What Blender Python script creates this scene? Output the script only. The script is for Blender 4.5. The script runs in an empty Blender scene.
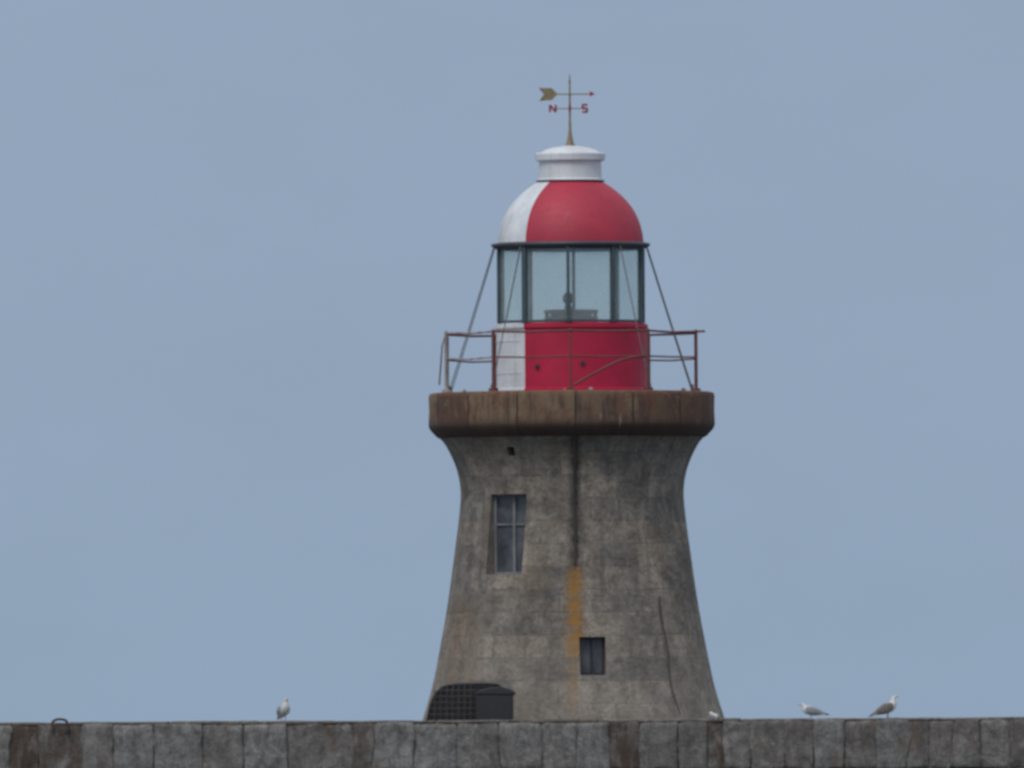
import bpy, bmesh, math, random
from mathutils import Vector, Matrix, noise
random.seed(7)
S=0.02                      # metres per unit used in the survey of the tower
scene=bpy.context.scene
scene.view_settings.view_transform='Standard'
scene.view_settings.look='None'
scene.view_settings.exposure=0
rad=math.radians
CAMX,CAMZ,DIST=-1.19,-2.5,480.0
def zz(y): return (720-y)*S

# ---------------------------------------------------------------- nodes
class NT:
    def __init__(s,nt): s.nt=nt
    def n(s,t,**kw):
        nd=s.nt.nodes.new(t)
        for k,v in kw.items(): setattr(nd,k,v)
        return nd
    def put(s,sock,v):
        if hasattr(v,'is_output'): s.nt.links.new(v,sock)
        elif isinstance(v,(tuple,list)):
            if len(v)==3 and sock.type=='RGBA': v=(*v,1)
            sock.default_value=v
        else: sock.default_value=v
    def m(s,op,a,b=0.0,clamp=False):
        nd=s.n('ShaderNodeMath',operation=op); nd.use_clamp=clamp
        s.put(nd.inputs[0],a); s.put(nd.inputs[1],b); return nd.outputs[0]
    def mr(s,v,a,b,c=0.0,d=1.0,smooth=False):
        nd=s.n('ShaderNodeMapRange'); nd.clamp=True
        if smooth: nd.interpolation_type='SMOOTHSTEP'
        for i,x in enumerate((v,a,b,c,d)): s.put(nd.inputs[i],x)
        return nd.outputs[0]
    def mix(s,f,a,b,mode='MIX'):
        nd=s.n('ShaderNodeMix',data_type='RGBA',blend_type=mode)
        s.put(nd.inputs[0],f); s.put(nd.inputs[6],a); s.put(nd.inputs[7],b); return nd.outputs[2]
    def noise(s,vec,scale,detail=4,rough=.55,dist=0):
        nd=s.n('ShaderNodeTexNoise'); s.put(nd.inputs['Vector'],vec)
        nd.inputs['Scale'].default_value=scale; nd.inputs['Detail'].default_value=detail
        nd.inputs['Roughness'].default_value=rough; nd.inputs['Distortion'].default_value=dist
        return nd.outputs[0]
    def mapv(s,vec,sc=(1,1,1),loc=(0,0,0)):
        nd=s.n('ShaderNodeMapping'); s.put(nd.inputs['Vector'],vec)
        nd.inputs['Scale'].default_value=sc; nd.inputs['Location'].default_value=loc
        return nd.outputs[0]
    def band(s,v,c,w,soft=1.0):
        d=s.m('ABSOLUTE',s.m('SUBTRACT',v,c))
        return s.mr(d,w*(1-soft),w,1,0,True)
    def rng(s,v,a,b,soft):   # 1 between a and b
        return s.m('MULTIPLY',s.mr(v,a-soft,a+soft,0,1,True),s.mr(v,b-soft,b+soft,1,0,True))
    def grey(s,v):
        nd=s.n('ShaderNodeCombineColor')
        for i in range(3): s.put(nd.inputs[i],v)
        return nd.outputs[0]
def newmat(name):
    m=bpy.data.materials.new(name); m.use_nodes=True
    t=NT(m.node_tree); b=m.node_tree.nodes['Principled BSDF']
    return m,t,b
def bump(t,b,h,strength=.5,dist=.02):
    nd=t.n('ShaderNodeBump'); nd.inputs['Strength'].default_value=strength
    nd.inputs['Distance'].default_value=dist
    t.put(nd.inputs['Height'],h); t.put(b.inputs['Normal'],nd.outputs[0])
def paint(name,col,dirt=(.12,.09,.07),rough=.5,amt=.5,metal=0,streak=3.0,thr=(.52,.75),var=.15):
    m,t,b=newmat(name); tc=t.n('ShaderNodeTexCoord').outputs['Object']
    st=t.noise(t.mapv(tc,(streak,streak,streak*.18)),1.6,6,.65)
    pat=t.noise(tc,1.7,5,.6); fine=t.noise(tc,14,4,.6)
    c=t.mix(1.0,col,t.grey(t.mr(pat,.3,.7,1-var,1+var)),'MULTIPLY')
    mask=t.m('MULTIPLY',t.mr(t.m('ADD',t.m('MULTIPLY',st,.75),t.m('MULTIPLY',fine,.25)),thr[0],thr[1]),amt)
    c=t.mix(mask,c,dirt)
    t.put(b.inputs['Base Color'],c); b.inputs['Metallic'].default_value=metal
    t.put(b.inputs['Roughness'],t.mr(fine,.3,.7,rough-.08,rough+.1))
    bump(t,b,fine,.15,.01)
    return m

# ---------------------------------------------------------------- mesh helpers
def mkobj(name,verts,faces,mat=None,parent=None,smooth=False,uvs=None):
    me=bpy.data.meshes.new(name); me.from_pydata([tuple(v) for v in verts],[],faces)
    if uvs:
        l=me.uv_layers.new(name='UVMap')
        i=0
        for fu in uvs:
            for u in fu: l.data[i].uv=u; i+=1
    me.validate(); me.update()
    if smooth:
        for p in me.polygons: p.use_smooth=True
    o=bpy.data.objects.new(name,me); scene.collection.objects.link(o)
    if mat:
        for mm in (mat if isinstance(mat,list) else [mat]): me.materials.append(mm)
    if parent: o.parent=parent
    return o
def empty(name,loc=(0,0,0)):
    e=bpy.data.objects.new(name,None); e.empty_display_size=.3; e.location=loc
    scene.collection.objects.link(e); return e
class MB:
    def __init__(s): s.v=[];s.f=[];s.mi=[]
    def add(s,v,f,mi=0):
        o=len(s.v); s.v+=[Vector(p) for p in v]; s.f+=[tuple(i+o for i in q) for q in f]; s.mi+=[mi]*len(f)
    def tube(s,pts,r,n=8,mi=0,closed=False):
        pts=[Vector(p) for p in pts]; vs=[];fs=[]; N=len(pts)
        rr=r if isinstance(r,(list,tuple)) else [r]*N
        up=None
        for i,p in enumerate(pts):
            if closed: d=pts[(i+1)%N]-pts[i-1]
            else: d=pts[min(i+1,N-1)]-pts[max(i-1,0)]
            d.normalize()
            if up is None:
                up=Vector((0,0,1)) if abs(d.z)<.9 else Vector((1,0,0))
            a=(up-d*up.dot(d)).normalized(); bb=d.cross(a); up=a
            for k in range(n):
                t=2*math.pi*k/n
                vs.append(p+(a*math.cos(t)+bb*math.sin(t))*rr[i])
        M=N if closed else N-1
        for i in range(M):
            j=(i+1)%N
            for k in range(n):
                l=(k+1)%n; fs.append((i*n+k,i*n+l,j*n+l,j*n+k))
        if not closed:
            fs.append(tuple(range(n))[::-1]); fs.append(tuple((N-1)*n+k for k in range(n)))
        s.add(vs,fs,mi)
    def box(s,c,h,rotz=0,mi=0,rot=None):
        R=rot if rot else Matrix.Rotation(rotz,3,'Z'); c=Vector(c)
        vs=[c+R@Vector((x*h[0],y*h[1],z*h[2])) for x in(-1,1) for y in(-1,1) for z in(-1,1)]
        s.add(vs,[(0,1,3,2),(4,6,7,5),(0,4,5,1),(2,3,7,6),(0,2,6,4),(1,5,7,3)],mi)
    def prism(s,pts,y0,y1,mi=0):  # pts in xz
        n=len(pts); vs=[(x,y0,z) for x,z in pts]+[(x,y1,z) for x,z in pts]
        fs=[tuple(range(n)),tuple(range(2*n-1,n-1,-1))]+[(i,i+n,(i+1)%n+n,(i+1)%n) for i in range(n)]
        s.add(vs,fs,mi)
    def loft(s,st,n=14,mi=0,side=None):
        pts=[Vector(q[:3]) for q in st]; vs=[];fs=[];N=len(st)
        for i,q in enumerate(st):
            d=(pts[min(i+1,N-1)]-pts[max(i-1,0)]).normalized()
            sd=Vector((0,1,0)); sd=(sd-d*sd.dot(d)).normalized(); u=d.cross(sd)
            for k in range(n):
                t=2*math.pi*k/n; vs.append(pts[i]+sd*math.cos(t)*q[3]+u*math.sin(t)*q[4])
        for i in range(N-1):
            for k in range(n):
                l=(k+1)%n; fs.append((i*n+k,i*n+l,(i+1)*n+l,(i+1)*n+k))
        fs.append(tuple(range(n))[::-1]); fs.append(tuple((N-1)*n+k for k in range(n)))
        s.add(vs,fs,mi)
    def ball(s,c,r,n=10,mi=0):
        c=Vector(c); vs=[c+Vector((0,0,r))];fs=[];m=n//2
        for i in range(1,m):
            for k in range(n):
                a=math.pi*i/m;t=2*math.pi*k/n
                vs.append(c+Vector((r*math.sin(a)*math.cos(t),r*math.sin(a)*math.sin(t),r*math.cos(a))))
        vs.append(c-Vector((0,0,r)))
        for k in range(n):
            l=(k+1)%n; fs.append((0,1+k,1+l)); b=1+(m-2)*n; fs.append((b+k,len(vs)-1,b+l))
            for i in range(m-2): fs.append((1+i*n+k,1+(i+1)*n+k,1+(i+1)*n+l,1+i*n+l))
        s.add(vs,fs,mi)
    def obj(s,name,mats,parent=None,smooth=True,sharp=35):
        o=mkobj(name,s.v,s.f,mats,parent)
        for p,mi in zip(o.data.polygons,s.mi): p.material_index=mi
        bm=bmesh.new(); bm.from_mesh(o.data); bmesh.ops.recalc_face_normals(bm,faces=bm.faces)
        bm.to_mesh(o.data); bm.free()
        if smooth: autosm(o,sharp)
        return o
def autosm(o,ang=35):
    me=o.data
    for p in me.polygons: p.use_smooth=True
    bm=bmesh.new(); bm.from_mesh(me)
    for e in bm.edges:
        if len(e.link_faces)==2 and e.calc_face_angle(0)>rad(ang): e.smooth=False
    bm.to_mesh(me); bm.free()
def pol(r,deg,z):  # 0deg faces the viewer (-Y), positive to the right
    a=rad(deg); return Vector((r*math.sin(a),-r*math.cos(a),z))
UR=2.5
def lathe(name,prof,mat,parent=None,seg=120,a0=-180,a1=180,sharp=35,closed_ends=True):
    full=abs(a1-a0)>=359.9; n=seg if full else seg+1
    vs=[];fs=[];uv=[]
    for r,z in prof:
        for k in range(n): vs.append(pol(r,a0+(a1-a0)*k/seg,z))
    for i in range(len(prof)-1):
        for k in range(seg):
            l=(k+1)%n
            fs.append((i*n+k,i*n+l,(i+1)*n+l,(i+1)*n+k))
            ua=rad(a0+(a1-a0)*k/seg)*UR; ub=rad(a0+(a1-a0)*(k+1)/seg)*UR
            uv.append(((ua,prof[i][1]),(ub,prof[i][1]),(ub,prof[i+1][1]),(ua,prof[i+1][1])))
    if full and closed_ends:
        fs.append(tuple(range(n))[::-1]); uv.append([(9,0)]*n)
        q=(len(prof)-1)*n; fs.append(tuple(q+k for k in range(n))); uv.append([(9,0)]*n)
    o=mkobj(name,vs,fs,mat,parent,uvs=uv); autosm(o,sharp); return o
def P(*l): return [(r*S,zz(y)) for r,y in l]
def smoothprof(pts,sub=5):
    out=[]
    n=len(pts)
    for i in range(n-1):
        p0=pts[max(i-1,0)];p1=pts[i];p2=pts[i+1];p3=pts[min(i+2,n-1)]
        for k in range(sub):
            t=k/sub
            out.append(tuple(.5*((2*p1[j])+(-p0[j]+p2[j])*t+(2*p0[j]-5*p1[j]+4*p2[j]-p3[j])*t*t+(-p0[j]+3*p1[j]-3*p2[j]+p3[j])*t**3) for j in(0,1)))
    out.append(pts[-1]); return out

# ---------------------------------------------------------------- materials
def stone_tower():
    m,t,b=newmat('weathered_granite'); tc=t.n('ShaderNodeTexCoord')
    uv=tc.outputs['UV']; ob=tc.outputs['Object']
    nd=t.n('ShaderNodeTexNoise'); nd.inputs['Scale'].default_value=2.3; nd.inputs['Detail'].default_value=5
    nd.inputs['Roughness'].default_value=.65
    t.put(nd.inputs['Vector'],uv)
    off=t.n('ShaderNodeVectorMath',operation='MULTIPLY_ADD')
    t.put(off.inputs[0],nd.outputs['Color']); off.inputs[1].default_value=(.13,.10,0); t.put(off.inputs[2],uv)
    def brick(w,h,loc,sq,freq):
        br=t.n('ShaderNodeTexBrick'); t.put(br.inputs['Vector'],t.mapv(off.outputs[0],(1,1,1),loc))
        br.squash=sq; br.squash_frequency=freq
        br.inputs['Scale'].default_value=1; br.inputs['Brick Width'].default_value=w; br.inputs['Row Height'].default_value=h
        br.inputs['Mortar Size'].default_value=.012; br.inputs['Mortar Smooth'].default_value=.8
        return br
    br=brick(.85,.455,(.2,.1,0),.78,3)
    br.inputs['Color1'].default_value=(.285,.245,.200,1); br.inputs['Color2'].default_value=(.148,.138,.126,1)
    br.inputs['Mortar'].default_value=(.165,.152,.138,1)
    sx=t.n('ShaderNodeSeparateXYZ'); t.put(sx.inputs[0],uv); u,v=sx.outputs[0],sx.outputs[1]
    big=t.noise(ob,.9,5,.6,.3); mid=t.noise(ob,3.4,7,.7,.6); fine=t.noise(ob,13,5,.7)
    st=t.noise(t.mapv(uv,(3.0,.4,1)),1.3,6,.6)
    joints=t.m('MULTIPLY',br.outputs['Fac'],t.mr(t.noise(ob,1.7,4,.6),.46,.66))
    c=t.mix(.85,(.200,.184,.164),br.outputs['Color'])
    c=t.mix(1,c,t.grey(t.mr(big,.3,.7,.74,1.26)),'MULTIPLY')
    c=t.mix(1,c,t.grey(t.mr(mid,.28,.72,.50,1.5)),'MULTIPLY')
    c=t.mix(1,c,t.grey(t.mr(fine,.28,.72,.66,1.34)),'MULTIPLY')
    c=t.mix(1,c,t.grey(t.mr(st,.35,.7,1.15,.75)),'MULTIPLY')
    c=t.mix(t.m('MULTIPLY',joints,.5),c,(.09,.082,.074))
    lp=t.noise(ob,2.4,6,.65,1.2)
    c=t.mix(t.mr(lp,.56,.66,0,.5),c,(.30,.275,.24))
    c=t.mix(t.mr(t.noise(t.mapv(ob,(1,1,1),(7,3,1)),1.9,7,.7,.9),.53,.66,0,.6),c,(.095,.085,.074))
    c=t.mix(t.mr(t.noise(t.mapv(ob,(1,1,.6),(2,9,4)),1.3,5,.6,.5),.55,.70,0,.45),c,(.19,.145,.10))
    # soot below gallery
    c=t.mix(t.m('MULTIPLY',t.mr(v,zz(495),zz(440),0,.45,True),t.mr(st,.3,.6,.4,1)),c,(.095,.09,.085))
    nb=t.noise(t.mapv(uv,(1,1.6,1)),3,5,.6)
    dk=t.m('MULTIPLY',t.band(u,.05,.22,.9),t.rng(v,zz(575),zz(425),.4))
    c=t.mix(t.m('MULTIPLY',dk,t.mr(nb,.3,.6,.35,.9)),c,(.045,.040,.038))
    ru=t.m('MULTIPLY',t.band(u,.03,.27,.95),t.rng(v,zz(658),zz(570),.2))
    c=t.mix(t.m('MULTIPLY',ru,t.mr(nb,.34,.58,.25,1)),c,(.33,.165,.035))
    ru2=t.m('MULTIPLY',t.band(u,-.02,.17,.9),t.rng(v,zz(708),zz(640),.25))
    c=t.mix(t.m('MULTIPLY',ru2,t.mr(nb,.3,.6,.15,.7)),c,(.28,.17,.06))
    ru3=t.m('MULTIPLY',t.band(u,-2.6,1.1,.9),t.rng(v,zz(715),zz(600),.4))
    c=t.mix(t.m('MULTIPLY',ru3,t.mr(mid,.4,.65,.1,.7)),c,(.18,.115,.06))
    ru4=t.m('MULTIPLY',t.band(u,1.9,.08,.9),t.rng(v,zz(705),zz(598),.15))
    c=t.mix(t.m('MULTIPLY',ru4,t.mr(nb,.3,.6,.2,.75)),c,(.06,.05,.045))
    c=t.mix(t.mr(v,zz(600),zz(715),0,.28,True),c,(.25,.235,.215))  # sunlit lightening toward the tower foot, painted into the stone colour
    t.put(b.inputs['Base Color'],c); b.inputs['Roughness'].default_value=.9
    h=t.m('ADD',t.m('MULTIPLY',joints,-.5),t.m('ADD',t.m('MULTIPLY',mid,1.6),t.m('MULTIPLY',fine,.7)))
    bump(t,b,h,.7,.05)
    return m
def gallery_mat():
    m,t,b=newmat('rust_stained_gallery'); tc=t.n('ShaderNodeTexCoord')
    uv=tc.outputs['UV']; ob=tc.outputs['Object']
    br=t.n('ShaderNodeTexBrick'); t.put(br.inputs['Vector'],t.mapv(uv,(1,1,1),(.98,.0,0)))
    br.offset=0; br.inputs['Scale'].default_value=1; br.inputs['Brick Width'].default_value=1.04; br.inputs['Row Height'].default_value=40
    br.inputs['Mortar Size'].default_value=.020; br.inputs['Mortar Smooth'].default_value=.2
    br.inputs['Color1'].default_value=(.105,.058,.038,1); br.inputs['Color2'].default_value=(.24,.17,.105,1); br.inputs['Mortar'].default_value=(.035,.024,.020,1)
    sx=t.n('ShaderNodeSeparateXYZ'); t.put(sx.inputs[0],uv); u,v=sx.outputs[0],sx.outputs[1]
    mid=t.noise(ob,2.4,6,.65,.5); fine=t.noise(ob,15,5,.7); st=t.noise(t.mapv(uv,(4,.5,1)),1.8,6,.65)
    c=t.mix(1,br.outputs['Color'],t.grey(t.mr(fine,.25,.75,.7,1.3)),'MULTIPLY')
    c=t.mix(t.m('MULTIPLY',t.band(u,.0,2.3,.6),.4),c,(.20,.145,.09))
    c=t.mix(t.mr(mid,.46,.62,0,.8),c,(.125,.046,.026))
    c=t.mix(t.mr(st,.46,.64,0,.8),c,(.050,.032,.027))
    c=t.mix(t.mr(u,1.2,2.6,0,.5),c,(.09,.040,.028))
    c=t.mix(t.mr(t.noise(ob,3.3,5,.6,.5),.57,.68,0,.5),c,(.23,.17,.11))
    c=t.mix(t.m('MULTIPLY',br.outputs['Fac'],.85),c,(.03,.021,.018))
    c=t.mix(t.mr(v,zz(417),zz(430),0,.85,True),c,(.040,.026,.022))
    c=t.mix(t.m('MULTIPLY',t.mr(v,zz(399),zz(394),0,.7,True),t.mr(fine,.38,.6)),c,(.22,.10,.06))
    dr=t.noise(t.mapv(uv,(9,.7,1),(3.3,0,0)),1.5,3,.5)
    c=t.mix(t.mr(dr,.70,.76,0,.5),c,(.42,.40,.37))
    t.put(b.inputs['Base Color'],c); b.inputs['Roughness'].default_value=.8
    bump(t,b,t.m('ADD',t.m('MULTIPLY',br.outputs['Fac'],-1),fine),.4,.02)
    return m
def wall_mat():
    m,t,b=newmat('pier_stone_blocks'); tc=t.n('ShaderNodeTexCoord').outputs['Object']
    an=t.n('ShaderNodeAttribute',attribute_name='Col'); at=an.outputs['Color']; al=an.outputs['Alpha']
    big=t.noise(tc,1.6,5,.6,.5); mid=t.noise(tc,5,7,.7,.8); fine=t.noise(tc,24,5,.7)
    st=t.noise(t.mapv(tc,(4,4,1.3)),1.5,7,.7,.5)
    c=t.mix(1,at,t.grey(t.mr(big,.3,.7,.7,1.3)),'MULTIPLY')
    c=t.mix(1,c,t.grey(t.mr(mid,.28,.72,.45,1.5)),'MULTIPLY')
    c=t.mix(1,c,t.grey(t.mr(fine,.25,.75,.66,1.34)),'MULTIPLY')
    c=t.mix(t.mr(st,.48,.66,0,.65),c,(.088,.076,.066))
    c=t.mix(t.mr(t.noise(tc,2.2,7,.7,.8),.54,.66,0,.6),c,(.31,.305,.29))
    c=t.mix(t.mr(t.noise(t.mapv(tc,(1,1,.5),(4,1,8)),2.0,6,.65,.4),.56,.68,0,.5),c,(.15,.095,.06))
    c=t.mix(t.m('MULTIPLY',al,t.mr(t.noise(t.mapv(tc,(2.0,2.0,.8)),1.6,6,.65,.5),.36,.54,.1,.95)),c,(.078,.050,.036))
    t.put(b.inputs['Base Color'],c); b.inputs['Roughness'].default_value=.92
    bump(t,b,t.m('ADD',mid,t.m('MULTIPLY',fine,.6)),.9,.05)
    return m
M_stone=stone_tower(); M_gal=gallery_mat(); M_wall=wall_mat()
M_white=paint('white_paint',(.68,.71,.75),(.34,.34,.34),.5,.6)
M_red=paint('red_paint',(.46,.010,.054),(.30,.02,.04),.5,.7,var=.14)
M_redD=paint('red_paint_faded',(.43,.030,.062),(.32,.05,.065),.58,.7,var=.14)
M_frame=paint('dark_frame_paint',(.06,.092,.105),(.10,.07,.05),.5,.5)
M_lamp=paint('lamp_metal',(.018,.026,.032),(.04,.04,.04),.5,.4)
M_eave=paint('eave_paint',(.06,.065,.09),(.12,.08,.07),.5,.6)
M_rust=paint('rusted_red_rail',(.19,.055,.055),(.10,.050,.042),.7,.8,thr=(.4,.6))
M_pale=paint('pale_rail_paint',(.36,.36,.35),(.17,.07,.05),.6,.9,thr=(.42,.6))
M_cable=paint('steel_cable',(.13,.13,.145),(.13,.08,.06),.5,.5,metal=.2)
M_gold=paint('gilded_metal',(.31,.25,.14),(.12,.10,.07),.55,.8,metal=.1,thr=(.42,.65))
M_vred=paint('vane_red',(.34,.035,.055),(.2,.03,.03),.5,.4)
M_black=paint('hatch_and_shade_black',(.026,.026,.031),(.06,.055,.052),.6,.6)  # black of the hatch box, also used as painted shade inside the cage
M_iron=paint('rusty_iron',(.055,.045,.042),(.09,.055,.04),.8,.8,thr=(.4,.6))
M_pipe=paint('tarred_pipe',(.040,.036,.035),(.075,.050,.038),.8,.7,thr=(.45,.65))
M_bar=paint('galvanised_bar',(.085,.082,.082),(.045,.035,.03),.7,.8,thr=(.4,.6))
M_wframe=paint('window_frame_paint',(.21,.22,.24),(.09,.085,.08),.7,.8,thr=(.45,.65))
M_dark=paint('dark_interior',(.030,.033,.042),(.03,.03,.03),.5,.4)
def wglass():
    m,t,b=newmat('old_window_glass'); tc=t.n('ShaderNodeTexCoord').outputs['Object']
    c=t.mix(t.mr(t.noise(tc,2.6,5,.6,.5),.35,.65),(.040,.047,.060),(.12,.128,.14))
    t.put(b.inputs['Base Color'],c); b.inputs['Roughness'].default_value=.35; return m
M_wglass=wglass()
def lglass():
    m,t,b=newmat('lantern_glass'); nt=t.nt; out=nt.nodes['Material Output']
    tc=t.n('ShaderNodeTexCoord').outputs['Object']
    tr=t.n('ShaderNodeBsdfTransparent'); tr.inputs[0].default_value=(.95,1,.985,1)
    df=t.n('ShaderNodeBsdfDiffuse'); df.inputs[0].default_value=(.80,.97,.96,1)
    tl=t.n('ShaderNodeBsdfTranslucent'); tl.inputs[0].default_value=(.80,.97,.96,1)
    gl=t.n('ShaderNodeBsdfGlossy'); gl.inputs[1].default_value=.08
    s1=t.n('ShaderNodeMixShader'); s1.inputs[0].default_value=.4; nt.links.new(df.outputs[0],s1.inputs[1]); nt.links.new(tl.outputs[0],s1.inputs[2])
    s2=t.n('ShaderNodeMixShader'); t.put(s2.inputs[0],t.mr(t.noise(tc,1.6,4,.6),.3,.7,.22,.34)); nt.links.new(tr.outputs[0],s2.inputs[1]); nt.links.new(s1.outputs[0],s2.inputs[2])
    s3=t.n('ShaderNodeMixShader'); s3.inputs[0].default_value=.06; nt.links.new(s2.outputs[0],s3.inputs[1]); nt.links.new(gl.outputs[0],s3.inputs[2])
    nt.links.new(s3.outputs[0],out.inputs['Surface']); return m
M_lglass=lglass()

# ---------------------------------------------------------------- LIGHTHOUSE
LH=empty('lighthouse')
tp=[(160,785),(156,745),(151,720),(146,704),(139.5,680),(131.5,640),(124.5,600),(117.5,550),(113,515),(111.5,492),(114.5,472),(120.5,456),(127,444),(132,438.3)]
tprof=smoothprof([(r*S,zz(y)) for r,y in tp],5)
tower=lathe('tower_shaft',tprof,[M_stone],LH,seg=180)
def rad_at(z):
    for i in range(len(tprof)-1):
        (r0,z0),(r1,z1)=tprof[i],tprof[i+1]
        if z0<=z<=z1: return r0+(r1-r0)*(z-z0)/(z1-z0)
    return tprof[-1][0]
cut=MB()
def cutter(deg,zc,w,h,depth=.45):
    r=rad_at(zc); cut.box(pol(r,deg,zc),(w/2,depth,h/2),rotz=rad(deg))
W1=(-35.5,zz(535.5),.88,1.6); W2=(8.3,zz(657.5),.53,.76)
cutter(*W1); cutter(*W2)
zc=zz(453); cut.box(pol(rad_at(zc),-30,zc),(.085,.3,.085),rotz=rad(-30))
co=cut.obj('cutter_tmp',[M_stone],smooth=False)
md=tower.modifiers.new('b','BOOLEAN'); md.object=co; md.operation='DIFFERENCE'; md.solver='EXACT'
dg=bpy.context.evaluated_depsgraph_get()
nm=bpy.data.meshes.new_from_object(tower.evaluated_get(dg)); tower.modifiers.clear(); tower.data=nm
bpy.data.objects.remove(co)
autosm(tower,35)
def local(deg,zc,inset):
    r=rad_at(zc)-inset; a=rad(deg)
    c=pol(r,deg,zc); ex=Vector((math.cos(a),math.sin(a),0)); 
    return c,ex,Vector((0,0,1))
def window(name,deg,zc,w,h,vbars,hbars,fw,mf,inset=.2,bw=.024):
    c,ex,ez=local(deg,zc,inset); b=MB(); ro=rad(deg)
    b.box(c+Vector((0,0,0)),(w/2-.004,.008,h/2-.004),ro,1)
    n=pol(1,deg,0)
    f=c+n*.03
    for sx in(-1,1): b.box(f+ex*sx*(w/2-fw/2-.006),(fw/2,.03,h/2-.006),ro,0)
    for sz in(-1,1): b.box(f+ez*sz*(h/2-fw/2-.006),(w/2-fw-.008,.027,fw/2),ro,0)
    for x in vbars: b.box(f+ex*x,(bw,.022,h/2-fw-.01),ro,0)
    for z in hbars: b.box(f+ez*z,(w/2-fw-.01,.018,.018),ro,0)
    return b.obj(name,[mf,M_wglass],LH,False)
window('tall_window',*W1,[.04],[.20],.045,M_wframe,.30,.030)
window('small_window',*W2,[0.0],[],.035,M_dark,.28,.015)
# conduit + conductor
b=MB(); b.tube([pol(rad_at(z)+.022,1.2+.12*math.sin(z*4),z) for z in [zz(440)-(zz(440)-zz(566))*i/16 for i in range(17)]],.027)
for yy in(462,503,541): z=zz(yy); b.box(pol(rad_at(z)+.02,1.2,z),(.05,.02,.02),rad(1.2))
b.obj('rain_pipe',[M_pipe],LH)
b=MB(); b.tube([pol(rad_at(z)+.006,44-(.8*math.sin(i*.9)),z) for i,z in enumerate([zz(598)-(zz(598)-zz(716))*k/12 for k in range(13)])],.011)
b.obj('lightning_conductor',[M_iron],LH)
# gallery drum
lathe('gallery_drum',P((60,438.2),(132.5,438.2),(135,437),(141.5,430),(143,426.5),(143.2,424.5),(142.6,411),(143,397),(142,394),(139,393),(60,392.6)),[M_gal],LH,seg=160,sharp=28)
# lantern base : red half, white half
A=-38.3
mp=P((72.5,393.2),(76.5,393),(76.5,390),(75,389),(75,330),(76.8,329),(76.8,325.5),(73,324),(60,323.8))
lathe('lantern_base_red',mp,[M_red],LH,60,A,A+180,30)
lathe('lantern_base_white',mp,[M_white],LH,60,A-180,A,30)
b=MB()
for d in(-72,-60,-49):
    b.box(pol(75.2*S,d,zz(361)),(.015,.010,.55),rad(d))
for z in (zz(342),zz(374)): b.tube([pol(75.3*S,d,z) for d in range(-100,-40,4)],.008,6)
b.obj('lantern_base_battens',[M_white],LH,False)
b=MB()
for px,py in((-34,368),(11,365)):
    d=math.degrees(math.asin(px/75)); c=pol(75*S,d,zz(py)); b.tube([c-pol(.02,d,0),c+pol(.04,d,0)],.045,12)
b.obj('vent_caps',[M_dark],LH)
lathe('lantern_floor',P((0.5,326),(71,326),(71,324.6),(0.5,324.6)),[M_dark],LH,48)
lathe('lamp_table',P((22,324.4),(22,319.6),(27,319),(27,317.5),(21,317),(21,313.8),(27,313.2),(27.5,311),(26,310.2),(2,309.8)),[M_lamp],LH,32)
b=MB()
for d in range(0,360,30): b.tube([pol(25*S,d+10,zz(324)),pol(25*S,d+10,zz(312))],.03,6)
b.tube([(-.06,0,zz(310)),(-.06,0,zz(304)),(-.06,0,zz(301)),(-.06,0,zz(296)),(-.06,0,zz(292))],[.07,.06,.11,.10,.03],10)
b.tube([(-.06,0,zz(293)),(-.06,0,zz(284))],.018,6)
b.tube([(.02,0,zz(310)),(.07,0,zz(302)),(.03,0,zz(297))],.02,6)
b.obj('lamp_stand',[M_lamp],LH)
# glazing cage
R=74*S; angs=[-38.3+36*k for k in range(10)]; zt,zb2=zz(247.5),zz(324)
b=MB()
for i,a in enumerate(angs):
    w=.048 if i==0 else .030
    b.box(pol(R,a,(zt+zb2)/2),(w,.05,(zt-zb2)/2),rad(a))
for i,a in enumerate(angs):
    p,q=pol(R,a,0),pol(R,a+36,0)
    for z,hh in((zb2+.03,.025),(zt-.03,.03)):
        mpt=(p+q)/2; mpt.z=z; b.box(mpt,((q-p).length/2-.04,.03,hh),rad(a+18))
b.obj('lantern_glazing_bars',[M_frame],LH,False)
vs=[];fs=[]
for i,a in enumerate(angs):
    for aa,z in((a,zb2+.01),(a+36,zb2+.01),(a+36,zt-.01),(a,zt-.01)): vs.append(pol(R-.01,aa,z))
    fs.append((4*i,4*i+1,4*i+2,4*i+3))
mkobj('lantern_glass',vs,fs,[M_lglass],LH)
# eave & dome & cap
lathe('lantern_eave',P((70,249.5),(75,249.2),(79,246.8),(79.6,245.2),(79,244),(72.5,242.8),(66,242.6)),[M_eave],LH,120)
dp=smoothprof([(r*S,zz(y)) for r,y in((73,243.6),(72,234.5),(69,223),(64,212),(56,201),(46,191.5),(36,184.5),(31,181.5),(26,180))],4)
lathe('dome_red',dp,[M_redD],LH,72,A,A+180,60)
lathe('dome_white',dp,[M_white],LH,72,A-180,A,60)
lathe('ventilator_drum',P((30,182.4),(33,182),(33,180),(31.3,179),(31,162),(34.8,160.5),(35.2,154.5),(34.3,153.4),(29,152.5),(25,150),(17,147.6),(8,146.4),(3,146)),[M_white],LH,64)
lathe('ventilator_seam_ring',P((31.2,182.2),(34.2,181.9),(34.4,180.9),(31.2,180.4)),[M_eave],LH,64,closed_ends=False)
# stays
b=MB()
for d in(-80,-40,39,77,104,140,-104,-140):
    p=pol(78*S,d,zz(247)); q=pol(124*S,d,zz(391)); b.tube([p,p.lerp(q,.5)-Vector((0,0,.015)),q],.011,6)
    b.tube([q-Vector((0,0,.05)),q+Vector((0,0,.1))],.022,6)
b.obj('lantern_stays',[M_cable],LH)
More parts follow.
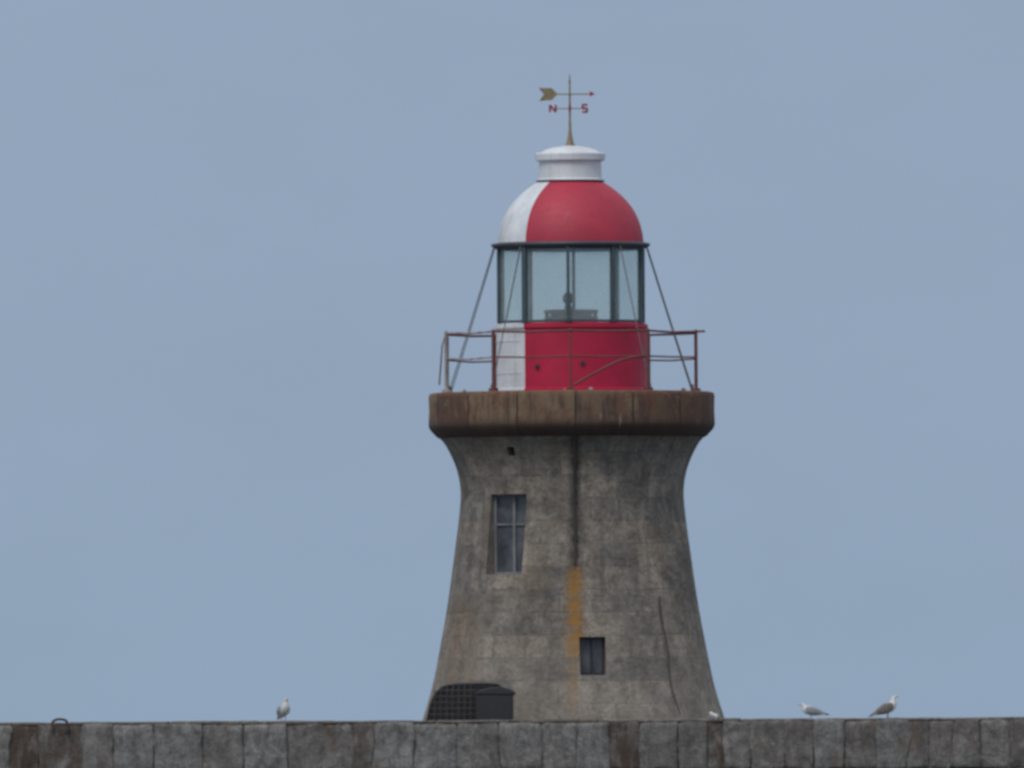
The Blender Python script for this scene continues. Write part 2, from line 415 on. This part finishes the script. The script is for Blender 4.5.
# railing
b=MB(); RR=131*S; ra=[-.5+36*k for k in range(10)]
zT,zM,zB=zz(333.5),zz(359),zz(392.6)
for a in ra:
    aa=(a+180)%360-180
    mi=1 if (-115<aa<-60) else 0
    b.tube([pol(RR,a,zB-.02),pol(RR,a,zT)],.034 if abs(aa)>5 else .020,8,mi)
    b.box(pol(RR,a,zB+.02),(.07,.07,.03),rad(a),mi)
    b.ball(pol(RR,a,zT+.01),.036,10,mi)
    p,q=a,a+36
    mi=1 if -80<((a+18+180)%360-180)<-50 or -120<((a+18+180)%360-180)<-80 else 0
    for z,r in((zT,.023),(zM,.017)):
        pa,pb=pol(RR,p,z),pol(RR,q,z); sag=random.uniform(.004,.035)
        b.tube([pa,pa.lerp(pb,.5)-Vector((0,0,sag)),pb],r,8,mi)
b.tube([pol(RR,71.5,zT),pol(RR+.12,76,zT+.01)],.023,8,0)
b.tube([pol(RR,-72.5,zT),pol(RR+.04,-76,zT-.25),pol(RR+.08,-78,zB+.15)],.018,8,1)
bent=[(1,387),(8,383.5),(20,377),(34,369.5),(48,363),(60,359.5),(73,358),(77,358.2)]
b.tube([pol(RR-.06,math.degrees(math.asin(x/131)),zz(y+1)) for x,y in bent],.027,8,0)
b.obj('gallery_railing',[M_rust,M_pale],LH)
b=MB()
for d,h,r in((-66,.05,.04),(-52,.04,.05),(55,.05,.03),(8,.05,.025),(-3,.03,.04)):
    b.ball(pol(136*S,d,zz(393)+h*.2),h,8)
b.obj('gallery_deck_fittings',[M_pale],LH,True)

# ---------------------------------------------------------------- WEATHER VANE
V=empty('weather_vane',(0,0,zz(146)))
def vz(y): return (146-y)*S
b=MB()
b.tube([(0,0,vz(147)),(0,0,vz(143)),(0,0,vz(138)),(0,0,vz(131)),(0,0,vz(124))],[.105,.075,.05,.032,.022],12,0)
b.tube([(0,0,vz(125)),(0,0,vz(100)),(0,0,vz(80)),(0,0,vz(74))],[.022,.02,.016,.006],8,0)
for y,r in((124,.034),(108.5,.036),(94.5,.034),(82,.026)): b.ball((0,0,vz(y)),r,10,0)
b.obj('vane_spindle',[M_gold],V)
b=MB(); th=.012
b.tube([(-24*S,0,vz(94.3)),(22*S,0,vz(94.3))],.013,8,0)
b.prism([(x*S,vz(y)) for x,y in((-31,88),(-18,88.2),(-12,94.3),(-18,100.3),(-30.5,101),(-26,94.5))],-th,th,0)
b.prism([(x*S,vz(y)) for x,y in((20,91.6),(25.5,94.3),(20,97))],-th,th,1)
b.obj('vane_arrow',[M_gold,M_vred],V,False)
b=MB()
b.tube([(-13*S,0,vz(108.7)),(13*S,0,vz(108.7))],.011,8,0); b.tube([(0,-13*S,vz(108.7)),(0,13*S,vz(108.7))],.011,8,0)
def let(L,c,rz):
    M=Matrix.Translation(c)@Matrix.Rotation(rz,4,'Z'); w,h=.058,.072
    segs={'N':[((-w,-h),(-w,h)),((-w,h),(w,-h)),((w,-h),(w,h))],
     'S':[((w,h),(-w,h)),((-w,h),(-w,0)),((-w,0),(w,0)),((w,0),(w,-h)),((w,-h),(-w,-h))],
     'E':[((-w,-h),(-w,h)),((-w,h),(w,h)),((-w,0),(w*.7,0)),((-w,-h),(w,-h))],
     'W':[((-w,h),(-w/2,-h)),((-w/2,-h),(0,h*.4)),((0,h*.4),(w/2,-h)),((w/2,-h),(w,h))]}[L]
    for p,q in segs:
        b.tube([M@Vector((p[0],0,p[1])),M@Vector((q[0],0,q[1]))],.021,6,1)
let('N',(-17*S,0,vz(108.7)),0); let('S',(15*S,0,vz(108.7)),rad(40))
let('E',(0,-16*S,vz(108.7)),rad(90)); let('W',(0,16*S,vz(108.7)),rad(90))
b.obj('vane_compass_arms',[M_gold,M_vred],V)

# ---------------------------------------------------------------- PARAPET WALL
YF=-6.0; k=(DIST+YF)/DIST
def wx(px): return CAMX+(px-512)*S*k
def wz(py): return CAMZ+(zz(py)-CAMZ)*k
ztop=wz(719.6)
def template(cuts):
    bm=bmesh.new(); bmesh.ops.create_cube(bm,size=2)
    bmesh.ops.subdivide_edges(bm,edges=bm.edges[:],cuts=cuts,use_grid_fill=True)
    bm.verts.index_update()
    v=[Vector([math.sin(max(-1,min(1,c))*math.pi/2) for c in x.co]) for x in bm.verts]; f=[tuple(q.index for q in x.verts) for x in bm.faces]
    bm.free(); return v,f
T_hi=template(13); T_lo=template(4)
WV=[];WF=[];WC=[]
def block(x0,x1,y0,y1,z0,z1,col,r=.07,amp=.022,hi=True,seed=0,sl=0,sr=0,stain=0):
    tv,tf=T_hi if hi else T_lo
    c=Vector(((x0+x1)/2,(y0+y1)/2,(z0+z1)/2)); h=Vector(((x1-x0)/2,(y1-y0)/2,(z1-z0)/2))
    r=min(r,min(h)*.9); o=len(WV)
    for p in tv:
        q=Vector((p.x*h.x,p.y*h.y,p.z*h.z))
        inn=Vector([max(-(h[i]-r),min(h[i]-r,q[i])) for i in range(3)])
        d=q-inn
        if d.length>1e-6:
            dd=d.normalized(); q=inn+dd*min(r,d.length) if d.length<r else inn+dd*r
        f=(q.x/h.x+1)/2; q.x+=(q.z/h.z)*(sl*(1-f)+sr*f)
        w=c+q; s=Vector((seed*13.7,seed*3.1,0))
        nn=noise.noise_vector((w+s)*2.3)*amp+noise.noise_vector((w+s)*7)*amp*.6+noise.noise_vector((w+s)*16)*amp*.3
        WV.append(w+nn); WC.append((*col,stain))
    WF.extend(tuple(i+o for i in f) for f in tf)
joints=[-14,8,38,80,111,152,200,241,285,322,352,372,412,455,497,540,575,607,637,676,704,722,748,782,812,842,874,908,927,950,978,1008,1040]
G=lambda g:(g*1.0,g*.98,g*.945)
stained={(8,38):1,(38,80):.75,(352,372):.7,(607,637):1,(704,722):.9,(908,927):.4,(200,241):.2,(722,748):.35}
xs=[wx(p) for p in joints]; spans=[]
for i in range(len(joints)-1):
    g=random.uniform(.19,.24)
    spans.append((xs[i],xs[i+1],G(g),True,stained.get((joints[i],joints[i+1]),random.choice([0,0,.2,.4]))))
x=xs[-1]
while x<60:
    w=random.uniform(.55,.95); spans.append((x,x+w,G(random.uniform(.17,.27)),False,random.choice([0,0,.3,.9]))); x+=w
x=xs[0]
while x>-60:
    w=random.uniform(.55,.95); spans.insert(0,(x-w,x,G(random.uniform(.17,.27)),False,random.choice([0,0,.3,.9]))); x-=w
sl=0
for i,(a,bb,col,hi,stn) in enumerate(spans):
    sr=random.choice([0,0,0,random.uniform(-.05,.05)]) if bb<6 else random.uniform(-.06,.09)
    g=random.uniform(-.018,-.006); zt2=ztop-.05+random.uniform(-.012,.012); yo=random.uniform(-.035,.035)
    block(a+g,bb-g,YF+yo,YF+1.0,ztop-1.02,zt2,col,random.uniform(.05,.10),.036,hi,i,sl,sr,stn); sl=sr
x=-60
while x<60:
    w=random.uniform(.9,1.4); block(x+.01,x+w-.01,YF-.03,YF+1.02,ztop-2.1,ztop-1.03,G(random.uniform(.14,.22)),.06,.02,False,x); x+=w
x=-60
while x<60:
    inv=-12<x<11
    w=random.uniform(1.1,2.2) if inv else random.uniform(1.5,2.5)
    block(x+.004,x+w-.004,YF+.03,YF+1.0,ztop-.07,ztop+random.uniform(-.014,.008),random.choice([(.15,.125,.105),(.19,.17,.15),(.13,.11,.095),(.22,.20,.18)]),.03,.014,inv,x*1.3); x+=w
o=len(WV)
for xx in(-60,60):
    for yy in(YF+.07,YF+.9):
        for z in(ztop-2.0,ztop-.05): WV.append(Vector((xx,yy,z))); WC.append((.14,.13,.115,0))
WF+= [tuple(q+o for q in f) for f in [(0,1,3,2),(4,6,7,5),(0,4,5,1),(2,3,7,6),(0,2,6,4),(1,5,7,3)]]
wall=mkobj('stone_parapet_wall',WV,WF,[M_wall])
ca=wall.data.color_attributes.new('Col','FLOAT_COLOR','POINT')
for i,c in enumerate(WC): ca.data[i].color=c
autosm(wall,50)

# pier mass
def pierm():
    m,t,bs=newmat('pier_concrete'); tc=t.n('ShaderNodeTexCoord').outputs['Object']
    nn=t.noise(tc,.7,6,.6); f=t.noise(tc,9,5,.6)
    c=t.mix(t.mr(nn,.3,.7),(.16,.15,.14),(.25,.235,.21)); c=t.mix(1,c,t.grey(t.mr(f,.3,.7,.8,1.2)),'MULTIPLY')
    t.put(bs.inputs['Base Color'],c); bs.inputs['Roughness'].default_value=.9; bump(t,bs,f,.5,.02); return m
sec=[(-6.08,ztop-2.05),(-6.9,-10),(8.6,-10),(8,-1.4),(-5.05,-1.4),(-5.05,ztop-2.05)]
vs=[(x,y,z) for x in(-60,60) for y,z in sec]; n=6
fs=[tuple(range(n))[::-1],tuple(range(n,2*n))]+[(i,(i+1)%n,(i+1)%n+n,i+n) for i in range(n)]
mkobj('stone_pier',vs,fs,[pierm()])

# sea
def seam():
    m,t,bs=newmat('sea_water'); tc=t.n('ShaderNodeTexCoord').outputs['Object']
    bs.inputs['Base Color'].default_value=(.035,.06,.075,1); bs.inputs['Roughness'].default_value=.2
    a=t.noise(t.mapv(tc,(.25,.5,1)),1,6,.6); bump(t,bs,a,.8,.5); return m
mkobj('sea',[(-9000,-4000,-8),(9000,-4000,-8),(9000,14000,-8),(-9000,14000,-8)],[(0,1,2,3)],[seam()])

# ---------------------------------------------------------------- mooring ring on wall
b=MB(); pr=[(51,728),(50.5,722),(52,718),(58,716.5),(64,718),(66,722),(65.5,728)]
pp=smoothprof([(wx(a),wz(c)) for a,c in pr],4)
b.tube([(q[0],YF-.06,q[1]) for q in pp],.026,10)
for q in(pp[0],pp[-1]): b.tube([(q[0],YF-.07,q[1]),(q[0],YF+.12,q[1]-.01)],.035,10)
b.obj('iron_mooring_ring',[M_iron])

# ---------------------------------------------------------------- cage store, its dark interior made as a solid fill
Yc=-4.5; kc=(DIST+Yc)/DIST
def cx(px): return CAMX+(px-512)*S*kc
def cz(py): return CAMZ+(zz(py)-CAMZ)*kc
CG=empty('steel_storage_cage',(cx(470),Yc+.5,-1.4))
arch=smoothprof([(cx(a),cz(c)) for a,c in((424.5,725),(427,712),(431,699),(438,689.5),(448,685),(470,684),(494,684.5),(500,688),(502,696))],3)
b=MB()
pts=[(q[0]-cx(470),q[1]+1.4) for q in arch]
poly=[(pts[0][0],0)]+pts+[(pts[-1][0],0)]
b.prism(poly,-.44,.5,0); b.obj('cage_shade_fill',[M_black],CG,False)  # near-black solid standing in for the shaded interior behind the lattice
b=MB()
for y in(-.5,-.17,.17,.55): b.tube([(pts[0][0]-.02,y,0)]+[(p[0]-.01,y,p[1]+.015) for p in pts],.018,6)
for px in range(432,474,6):
    x=cx(px)-cx(470); top=max(p[1] for p in pts if abs(p[0]-x)<.12)
    b.tube([(x,-.5,0),(x+.02,-.5,top)],.012,6)
for zy in range(690,760,6): 
    z=cz(zy)+1.4; xl=min([p[0] for p in pts if p[1]>=z-.05] or [pts[0][0]])
    if z>0: b.tube([(xl,-.51,z),(cx(474)-cx(470),-.51,z)],.011,6)
for i in range(0,len(pts),3): b.tube([(pts[i][0]-.01,-.5,pts[i][1]+.015),(pts[i][0]-.01,.55,pts[i][1]+.015)],.014,6)
b.obj('cage_bars',[M_bar],CG)
b=MB()
x0,x1=cx(474)-cx(470),cx(511.5)-cx(470)
b.box(((x0+x1)/2,-.06,(cz(694)+1.4)/2),((x1-x0)/2,.56,(cz(694)+1.4)/2))
lid=[(x0-.02,cz(694.5)+1.4),(x0+.06,cz(690)+1.4),(x0+.3,cz(687)+1.4),(x1-.22,cz(686.5)+1.4),(x1-.02,cz(690)+1.4),(x1+.05,cz(692.5)+1.4),(x1+.04,cz(694.8)+1.4)]
b.prism(lid,-.64,.58); o=b.obj('hatch_box',[M_black],CG,False)
mb=o.modifiers.new('bev','BEVEL'); mb.width=.03; mb.segments=3

# ---------------------------------------------------------------- GULLS
M_gw=paint('gull_white',(.66,.66,.65),(.38,.37,.36),.8,.4)
M_gg=paint('gull_grey',(.30,.32,.35),(.20,.20,.21),.8,.5,streak=20)
M_gb=paint('gull_brown',(.15,.14,.125),(.30,.28,.25),.8,.8,streak=24,thr=(.45,.6))
M_tip=paint('gull_wingtip',(.03,.03,.032),(.08,.08,.08),.7,.4)
M_beak=paint('gull_beak',(.50,.36,.10),(.3,.2,.08),.5,.3)
M_leg=paint('gull_leg',(.42,.28,.26),(.25,.18,.15),.6,.3)
def gull(loc,heading,scale=1,wing=M_gg,neck=1.0,legs=.10,pitch=0,fat=1.0,ww=1.0):
    G_=empty('seagull',loc); G_.rotation_euler=(0,0,rad(heading)); G_.scale=(scale,)*3
    L=legs-.10; N=neck
    def T(p): # body pitch about hip
        x,y,z,*r=p; a=rad(pitch); X,Z=x,z-.17
        return (X*math.cos(a)-Z*math.sin(a),y,X*math.sin(a)+Z*math.cos(a)+.17+L,*r)
    F=fat
    body=[(-.31,0,.150,.028,.006),(-.25,0,.155,.036,.014),(-.19,0,.163,.046,.030),(-.12,0,.175,.066*F,.052*F),(-.05,0,.186,.080*F,.068*F),(.02,0,.196,.086*F,.077*F),(.08,0,.208,.080*F,.078*F),(.125,0,.208+.025*N,.066*F,.068*F),
      (.150,0,.21+.060*N,.052*F,.054*F),(.162,0,.21+.095*N,.044,.047),(.178,0,.21+.123*N,.043,.044),(.200,0,.21+.140*N,.038,.037),(.222,0,.21+.143*N,.026,.026),(.236,0,.21+.140*N,.014,.015)]
    b=MB(); b.loft([T(q) for q in body],16); o=b.obj('gull_body',[M_gw],G_,True,80)
    md=o.modifiers.new('s','SUBSURF'); md.levels=1; md.render_levels=1
    hz=.21+.139*N
    b=MB(); b.loft([T(q) for q in((.230,0,hz,.011,.013),(.258,0,hz-.002,.008,.011),(.280,0,hz-.005,.005,.009),(.292,0,hz-.014,.002,.004))],8)
    b.obj('gull_beak',[M_beak],G_,True,80)
    b=MB()
    for s in(-1,1): b.ball(T((.206,s*.030,hz+.012))[:3],.0075,8)
    b.obj('gull_eyes',[M_tip],G_)
    b=MB()
    for s in(-1,1):
        w=[(.115,s*.058*F,.228,.014,.030*ww),(.07,s*.072*F,.224,.020,.054*ww),(.0,s*.078*F,.214,.022,.064*ww),(-.08,s*.068*F,.204,.022,.058*ww),(-.16,s*.046,.192,.018,.042*ww),(-.23,s*.026,.180,.014,.028*ww),(-.29,s*.014,.172,.010,.019)]
        b.loft([T(q) for q in w],12,0)
        b.loft([T(q) for q in((-.25,s*.020,.176,.013,.022),(-.32,s*.008,.166,.008,.014),(-.375,s*-.002,.160,.003,.005))],8,1)
    b.obj('gull_wings',[wing,M_tip],G_,True,80)
    if legs>.03:
        b=MB()
        for s in(-1,1):
            b.tube([(.0,s*.035,.15+L),(.012,s*.035,.09+L*.5),(.0,s*.035,.012)],[.016,.008,.007],8)
            for dy in(-.025,0,.025): b.tube([(0,s*.035,.01),(.055,s*.035+dy,.006)],[.007,.004],6)
            b.add([(0,s*.035,.012),(.05,s*.035-.022,.008),(.055,s*.035,.009),(.05,s*.035+.022,.008)],[(0,1,2),(0,2,3)])
        b.obj('gull_legs',[M_leg],G_)
    return G_
yg=YF+.25
gull((wx(281.5),yg,ztop-.01),-70,1.10,M_gg,1.0,.09,18,1.2)
gull((wx(809.5),yg,ztop-.01),176,.97,M_gg,.65,.055,7,1.22,1.15)
gull((wx(885.5),yg,ztop-.01),8,1.07,M_gb,1.0,.08,18,1.25,1.3)
gull((wx(712),YF+.75,ztop-.06),110,.85,M_gg,.5,.02,0,1.1)

# ---------------------------------------------------------------- WORLD + SUN
SX,SY,EL=-.45,-.89,52
w=bpy.data.worlds.new('World'); scene.world=w; w.use_nodes=True
t=NT(w.node_tree); bg=w.node_tree.nodes['Background']
sky=t.n('ShaderNodeTexSky'); sky.sky_type='NISHITA'; sky.sun_disc=False
sky.sun_elevation=rad(EL); sky.sun_rotation=math.atan2(SX,SY); sky.dust_density=3; sky.air_density=1.2
tc=t.n('ShaderNodeTexCoord').outputs['Generated']
sp=t.n('ShaderNodeSeparateXYZ'); t.put(sp.inputs[0],tc)
hz=t.mr(sp.outputs[2],0.03,.55,0,1,True)
low=t.mr(sp.outputs[2],-.005,.03,0,1)
hcol=t.mix(low,(2.76,3.72,4.98),(2.92,3.80,5.10))
cl=t.noise(t.mapv(tc,(1,1,2.2)),60,4,.55)
hcol=t.mix(1,hcol,t.grey(t.mr(cl,.3,.7,.98,1.02)),'MULTIPLY')
veil=t.mix(hz,hcol,(6.3,6.65,7.2))
t.put(bg.inputs[0],t.mix(t.mr(hz,0,1,.97,.75),sky.outputs[0],veil)); bg.inputs[1].default_value=.1
sl=bpy.data.lights.new('sun','SUN'); sl.energy=1.2; sl.angle=rad(24); sl.color=(1,.96,.9)
so=bpy.data.objects.new('sun',sl); scene.collection.objects.link(so)
D=Vector((SX,SY,0)).normalized()*math.cos(rad(EL))+Vector((0,0,math.sin(rad(EL))))
so.rotation_euler=D.to_track_quat('Z','Y').to_euler(); so.location=(0,0,60)

# ---------------------------------------------------------------- CAMERA
cd=bpy.data.cameras.new('camera'); cam=bpy.data.objects.new('camera',cd); scene.collection.objects.link(cam)
cam.location=(CAMX,-DIST,CAMZ); tgt=Vector((CAMX,0,zz(384)))
d=tgt-Vector(cam.location)
q=d.to_track_quat('-Z','Y')
M=q.to_matrix()@Matrix.Rotation(rad(-.34),3,'Z')
cam.rotation_euler=M.to_euler()
cd.sensor_width=36; cd.lens=36*d.length/20.48; cd.clip_start=1; cd.clip_end=30000
cd.dof.use_dof=True; cd.dof.focus_distance=325; cd.dof.aperture_fstop=6.8
scene.camera=cam
